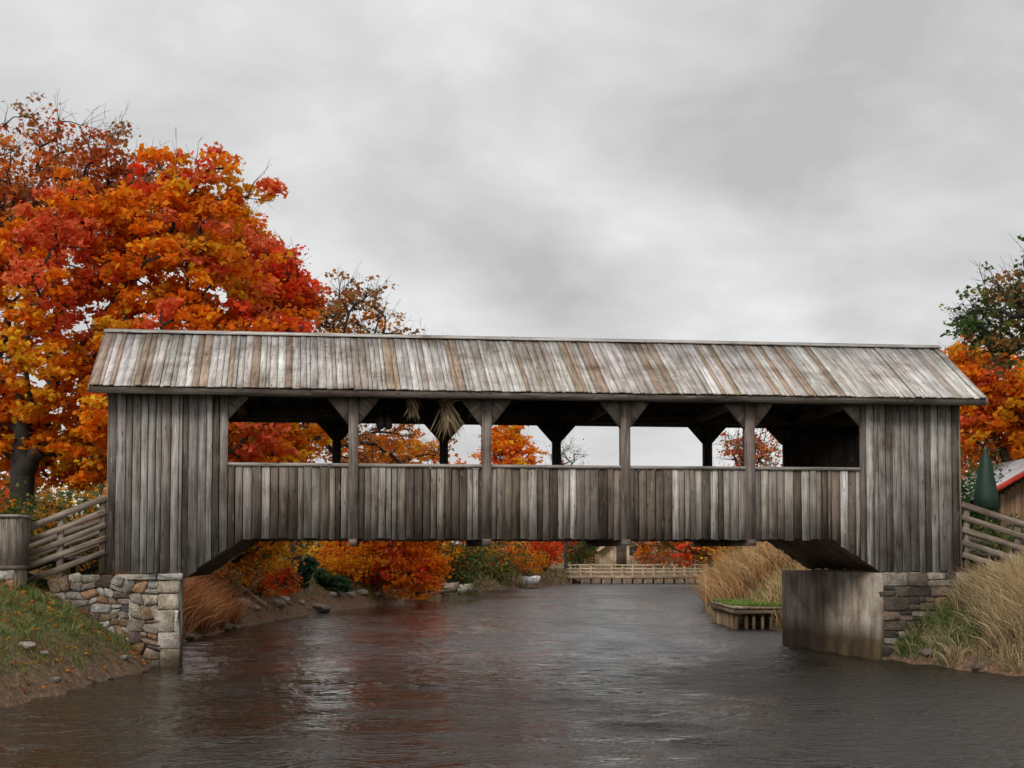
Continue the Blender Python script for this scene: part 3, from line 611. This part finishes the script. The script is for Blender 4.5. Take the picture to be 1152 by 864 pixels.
RK=[(-7.0,18.0,.11),(-6.85,18.25,.07),(-6.9,16.6,.08),(-6.4,20.6,.08),(-6.3,19.6,.06),(-6.3,22.2,.12),(7.4,22.2,.12),(7.8,20.9,.1),(6.9,23.0,.1),(6.9,30,.2),(-6.5,17.8,.07),(-6.3,19.0,.09),(-6.15,20.9,.07),(-6.2,21.5,.1)]
rk=random.Random(4)
for yy in np.arange(27,64,1.5):
    xe=float(np.interp(yy,LE[:,0],LE[:,1])); RK.append((xe-rk.uniform(-.1,.6),yy+rk.uniform(-.6,.6),rk.uniform(.12,.32)))
for i,(x,y,r) in enumerate(RK): rock(x,y,r,i)

# ---------------------------------------------------------------- other objects
x,y,_=pxw(2,620,21.0); E=empty('wooden_utility_box',(x,y,0)); mb=MB(); s=-.36
while s<.34: mb.box(s+.002,s+.116,-.3,-.27,1.76,2.56,jc((.25,.22,.19))); mb.box(s+.002,s+.116,.27,.3,1.76,2.56,jc((.25,.22,.19))); s+=.12
mb.box(-.36,.36,-.268,.268,1.76,2.55,(.2,.17,.15)); mb.box(-.40,.40,-.34,.34,2.563,2.61,(.33,.3,.27),(1,0,0)); mb.box(-.38,.38,-.325,.325,1.70,1.757,(.22,.18,.15),(1,0,0))
mb.build('box_boards',M_wood,E); sb=MB(); wall(sb,-.34,.34,.9,1.69,-.27,(.14,.2),(.2,.34),PQ,warp=False); sb.build('stone_plinth',M_stone,E); cb=MB(); cb.box(-.34,.34,-.27,.27,.6,1.695,(.3,.28,.25)); cb.build('plinth_core',M_conc,E)
E=empty('wooden_hut',(12.9,30,0)); mb=MB(); z0=G(13,30)-.3; hw=1.15
s=-hw
while s<hw-.01: 
    h=3.35+(.85)*(1-abs(s+.06)/hw)*.9
    mb.box(s+.003,s+.127,-.03,.0,z0,h,jc((.26,.16,.10))); s+=.1277
mb.prism([(-hw,z0),(hw,z0),(hw,3.3),(0,4.15),(-hw,3.3)],0.002,3.4,(.2,.14,.1))
mb.box(-.4,.4,-.06,-.032,z0,3.0,(.12,.08,.05)); mb.build('walls',M_wood_raw,E)
rb=MB()
for sg in (-1,1):
    n=16
    for i in range(n):
        y0=-.5+4.4*i/n;y1=-.5+4.4*(i+1)/n; xe=sg*1.9
        q_=[(0,y0,4.34),(xe,y0,3.26),(xe,y1-.006,3.26),(0,y1-.006,4.34)]
        rb.hexa([(a,b_,c-.03) for a,b_,c in q_]+q_,jc((.48,.49,.51),.08),(1,0,-.5*sg))
    rb.beam((0,-.53,4.28),(sg*1.9,-.53,3.20),.03,.12,(.42,.05,.035)) 
rb.build('roof',M_roof,E)
x,y,_=pxw(1110,560,28.5); E=empty('patio_umbrella',(x,y,0)); mb=MB(); c=(.016,.05,.03); n=20
rings=[(4.34,.03),(4.1,.12),(3.7,.2),(3.3,.27),(3.0,.30),(2.95,.2)]; V=[];Fc=[]
for z_,r in rings:
    for i in range(n): k=r*(1 if i%2 else .72)*random.uniform(.93,1.07); V.append((k*math.cos(2*math.pi*i/n),k*math.sin(2*math.pi*i/n),z_))
for j in range(len(rings)-1):
    for i in range(n): Fc.append((j*n+i,(j+1)*n+i,(j+1)*n+(i+1)%n,j*n+(i+1)%n))
mb.poly(V,Fc,c); mb.cyl((0,0,G(x,y)-.1),(0,0,4.42),.03,.025,(.15,.1,.06)); mb.cyl((0,0,G(x,y)-.05),(0,0,G(x,y)+.1),.28,.25,(.2,.2,.2),12); mb.build('canopy_and_pole',M_plain,E)
# small timber dock right
E=empty('river_dock',(0,0,0)); mb=MB(); 
x=5.80
while x<7.7: mb.cyl((x,32.25+random.uniform(-.02,.02),-.9),(x,32.25,.46+random.uniform(-.12,.03)),.05,.045,jc((.2,.145,.09),.35),7); x+=random.uniform(.17,.27)
yy=32.5
while yy<36: mb.cyl((5.8,yy,-.9),(5.8,yy,.46+random.uniform(-.1,.03)),.05,.045,jc((.2,.145,.09),.35),7); yy+=random.uniform(.2,.3)
x=5.70
while x<7.75: mb.box(x,x+.135,32.10,36.0,.53,.575,jc((.34,.28,.20),.2),(0,1,0)); x+=.142
mb.box(5.72,7.8,32.14,32.20,.40,.525,(.30,.23,.16),(1,0,0)); mb.box(5.72,5.78,32.21,36,.40,.525,(.30,.23,.16),(0,1,0)); mb.build('deck_and_piles',M_wood_raw,E)
r=np.random.default_rng(3); n=9000; yy_=32.35+3.6*r.uniform(0,1,n); xx_=r.uniform(5.78,7.9,n); k_=(np.sin(xx_*3)+np.sin(yy_*2.3+xx_))>-.9; n=int(k_.sum())
b0=np.stack([xx_[k_],yy_[k_],np.full(n,.57)],1); d=r.normal(size=(n,3))*.6; d[:,2]=1
blades('turf_top',b0,d,r.uniform(.05,.15,n),r.uniform(.02,.04,n),np.array([(.26,.38,.09)])*r.uniform(.5,1.2,(n,1)),M_grass,E)
E=empty('wooden_footbridge',(0,0,0)); mb=MB(); yb_=80
mb.box(3.6,13.4,yb_,yb_+1.5,.40,.50,(.46,.37,.25),(1,0,0)); mb.box(3.6,13.4,yb_-.1,yb_-.02,.32,.46,(.36,.29,.2),(1,0,0))
for i in range(15):
    x=3.8+i*.68; mb.box(x-.05,x+.05,yb_-.05,yb_+.05,-.8,1.22,(.42,.34,.24)); mb.box(x-.05,x+.05,yb_+1.45,yb_+1.55,-.8,1.22,(.4,.32,.22))
for z_ in (1.18,.95,.72): mb.box(3.6,13.4,yb_-.12,yb_-.06,z_-.035,z_+.035,jc((.55,.45,.31)),(1,0,0)); mb.box(3.6,13.4,yb_+1.56,yb_+1.6,z_-.035,z_+.035,jc((.5,.41,.28)),(1,0,0))
mb.build('deck_and_rails',M_wood_raw,E)
def boat(name,x,y,z,rz,Ls,col):
    E=empty(name,(x,y,z),rz); mb=MB(); n=9; V=[];Fc=[]
    for i in range(n):
        t=i/(n-1)*2-1; w=.45*(1-abs(t)**2.6)+.02; sh_=.12*t*t
        V+=[(t*Ls/2,-w,.42+sh_),(t*Ls/2*.93,-w*.6,.05),(t*Ls/2*.93,w*.6,.05),(t*Ls/2,w,.42+sh_),(t*Ls/2*.95,w*.88,.40+sh_),(t*Ls/2*.9,w*.5,.1),(t*Ls/2*.9,-w*.5,.1),(t*Ls/2*.95,-w*.88,.40+sh_)]
    for i in range(n-1):
        for k in range(8): Fc.append((i*8+k,(i+1)*8+k,(i+1)*8+(k+1)%8,i*8+(k+1)%8))
    Fc+= [tuple(range(7,-1,-1)),tuple((n-1)*8+k for k in range(8))]
    mb.poly(V,Fc,col); 
    for t in (-.4,.1,.5): mb.box(t*Ls/2-.1,t*Ls/2+.1,-.36,.36,.32,.35,(.3,.2,.12))
    mb.build('hull',M_plain,E)
x,y,_=pxw(597,655,70); boat('rowboat',x,y,.15,1.2,2.2,(.75,.75,.73))
x,y,_=pxw(488,665,58); boat('rowboat',x-.1,y,.1,-.5,3.0,(.33,.27,.22)); x,y,_=pxw(505,664,60); boat('rowboat',x,y,.0,-.3,2.6,(.5,.46,.38))
E=empty('driftwood_log',(0,0,0)); mb=MB(); mb.cyl((-8.4,36.2,1.35),(-6.9,35.2,.45),.09,.06,(.22,.18,.14)); mb.cyl((-8.0,38.2,1.1),(-6.6,37.6,.4),.07,.04,(.25,.2,.16)); mb.cyl((-7.6,35.7,.9),(-7.2,36.3,1.3),.04,.02,(.2,.17,.13)); mb.build('log',M_wood,E)
def house(name,x,y,w,d,hw,hr,cw,cr):
    E=empty(name,(x,y,G(x,y))); mb=MB(); mb.prism([(-w/2,-.3),(w/2,-.3),(w/2,hw),(0,hw+hr),(-w/2,hw)],0,d,cw); mb.box(-.4,.4,-.04,-.002,0,1.9,(.1,.08,.06)); mb.box(w*.2,w*.2+.6,-.03,-.002,.9,1.6,(.05,.06,.07)); mb.build('walls',M_wood_raw,E)
    rb=MB()
    for sg in (-1,1): rb.beam((0,-.3+d/2,hw+hr+.05),(sg*(w/2+.3),-.3+d/2,hw-.15),d+.7,.1,cr)
    rb.build('roof',M_roof,E)
house('wooden_house',8.6,98,3.2,4,1.3,1.3,(.55,.43,.31),(.48,.36,.26))
E=empty('gazebo',(11.2,92,G(11.2,92))); mb=MB(); 
for i in range(6): mb.cyl((.7*math.cos(i*1.047),.7*math.sin(i*1.047),0),(.7*math.cos(i*1.047),.7*math.sin(i*1.047),1.2),.05,.05,(.8,.8,.78),6)
mb.cyl((0,0,1.2),(0,0,1.7),1.0,.05,(.78,.78,.76),6); mb.cyl((0,0,-.1),(0,0,.35),.75,.75,(.75,.75,.73),6); mb.build('frame_and_roof',M_plain,E)

# ---------------------------------------------------------------- world
w=bpy.data.worlds.new('World'); scene.world=w; w.use_nodes=True; nt=w.node_tree; bg=nt.nodes['Background']; out=nt.nodes['World Output']
sky=N(nt,'ShaderNodeTexSky'); sky.sky_type='NISHITA'; sky.sun_disc=False; sky.sun_elevation=math.radians(42); sky.sun_rotation=math.radians(205)
nt.links.new(sky.outputs[0],bg.inputs[0]); bg.inputs[1].default_value=.08
tc=N(nt,'ShaderNodeTexCoord'); g=tc.outputs['Generated']
sx=N(nt,'ShaderNodeSeparateXYZ'); nt.links.new(g,sx.inputs[0])
az=N(nt,'ShaderNodeMath',operation='MAXIMUM'); nt.links.new(sx.outputs[2],az.inputs[0]); az.inputs[1].default_value=0
ad=N(nt,'ShaderNodeMath',operation='ADD'); nt.links.new(az.outputs[0],ad.inputs[0]); ad.inputs[1].default_value=.35
dv=N(nt,'ShaderNodeVectorMath',operation='DIVIDE'); nt.links.new(g,dv.inputs[0])
cb=N(nt,'ShaderNodeCombineXYZ'); nt.links.new(ad.outputs[0],cb.inputs[0]);nt.links.new(ad.outputs[0],cb.inputs[1]);nt.links.new(ad.outputs[0],cb.inputs[2]); nt.links.new(cb.outputs[0],dv.inputs[1])
c1=noise(nt,dv.outputs[0],1,5,.5,(1.5,1.7,2.0),.25,(.7,0,.3)); c2=noise(nt,dv.outputs[0],1,5,.55,(4.0,4,5),.4)
cm=N(nt,'ShaderNodeMath',operation='MULTIPLY_ADD'); nt.links.new(c2,cm.inputs[0]); cm.inputs[1].default_value=.34; nt.links.new(c1,cm.inputs[2])
r=ramp(nt,[(.52,(.53,.53,.53)),(.61,(.635,.635,.637)),(.70,(.74,.74,.74)),(.80,(.88,.88,.88))],cm.outputs[0])
hz=ramp(nt,[(0,.65),(.16,0.0)],sx.outputs[2])
cc_=mul(nt,r.outputs[0],(.76,.76,.76),hz.outputs[0],'MIX')
b2=N(nt,'ShaderNodeBackground'); nt.links.new(cc_,b2.inputs[0]); b2.inputs[1].default_value=1.0
mx=N(nt,'ShaderNodeMixShader'); mx.inputs[0].default_value=.97; nt.links.new(bg.outputs[0],mx.inputs[1]); nt.links.new(b2.outputs[0],mx.inputs[2]); nt.links.new(mx.outputs[0],out.inputs[0])
ld=bpy.data.lights.new('sun','SUN'); ld.energy=1.5; ld.angle=math.radians(20); ld.color=(1,.96,.9)
lo=bpy.data.objects.new('sun',ld); COL.objects.link(lo); lo.rotation_euler=(math.radians(50),0,math.radians(-22))

cam=bpy.data.cameras.new('camera'); co=bpy.data.objects.new('camera',cam); COL.objects.link(co)
co.location=(0,0,H); pit=2.6; co.rotation_euler=(math.radians(90+pit),0,0); cam.sensor_width=36; cam.lens=F/1152*36
cam.shift_y=(190-F*math.tan(math.radians(pit)))/1152; cam.clip_end=3000; cam.clip_start=.1
scene.camera=co
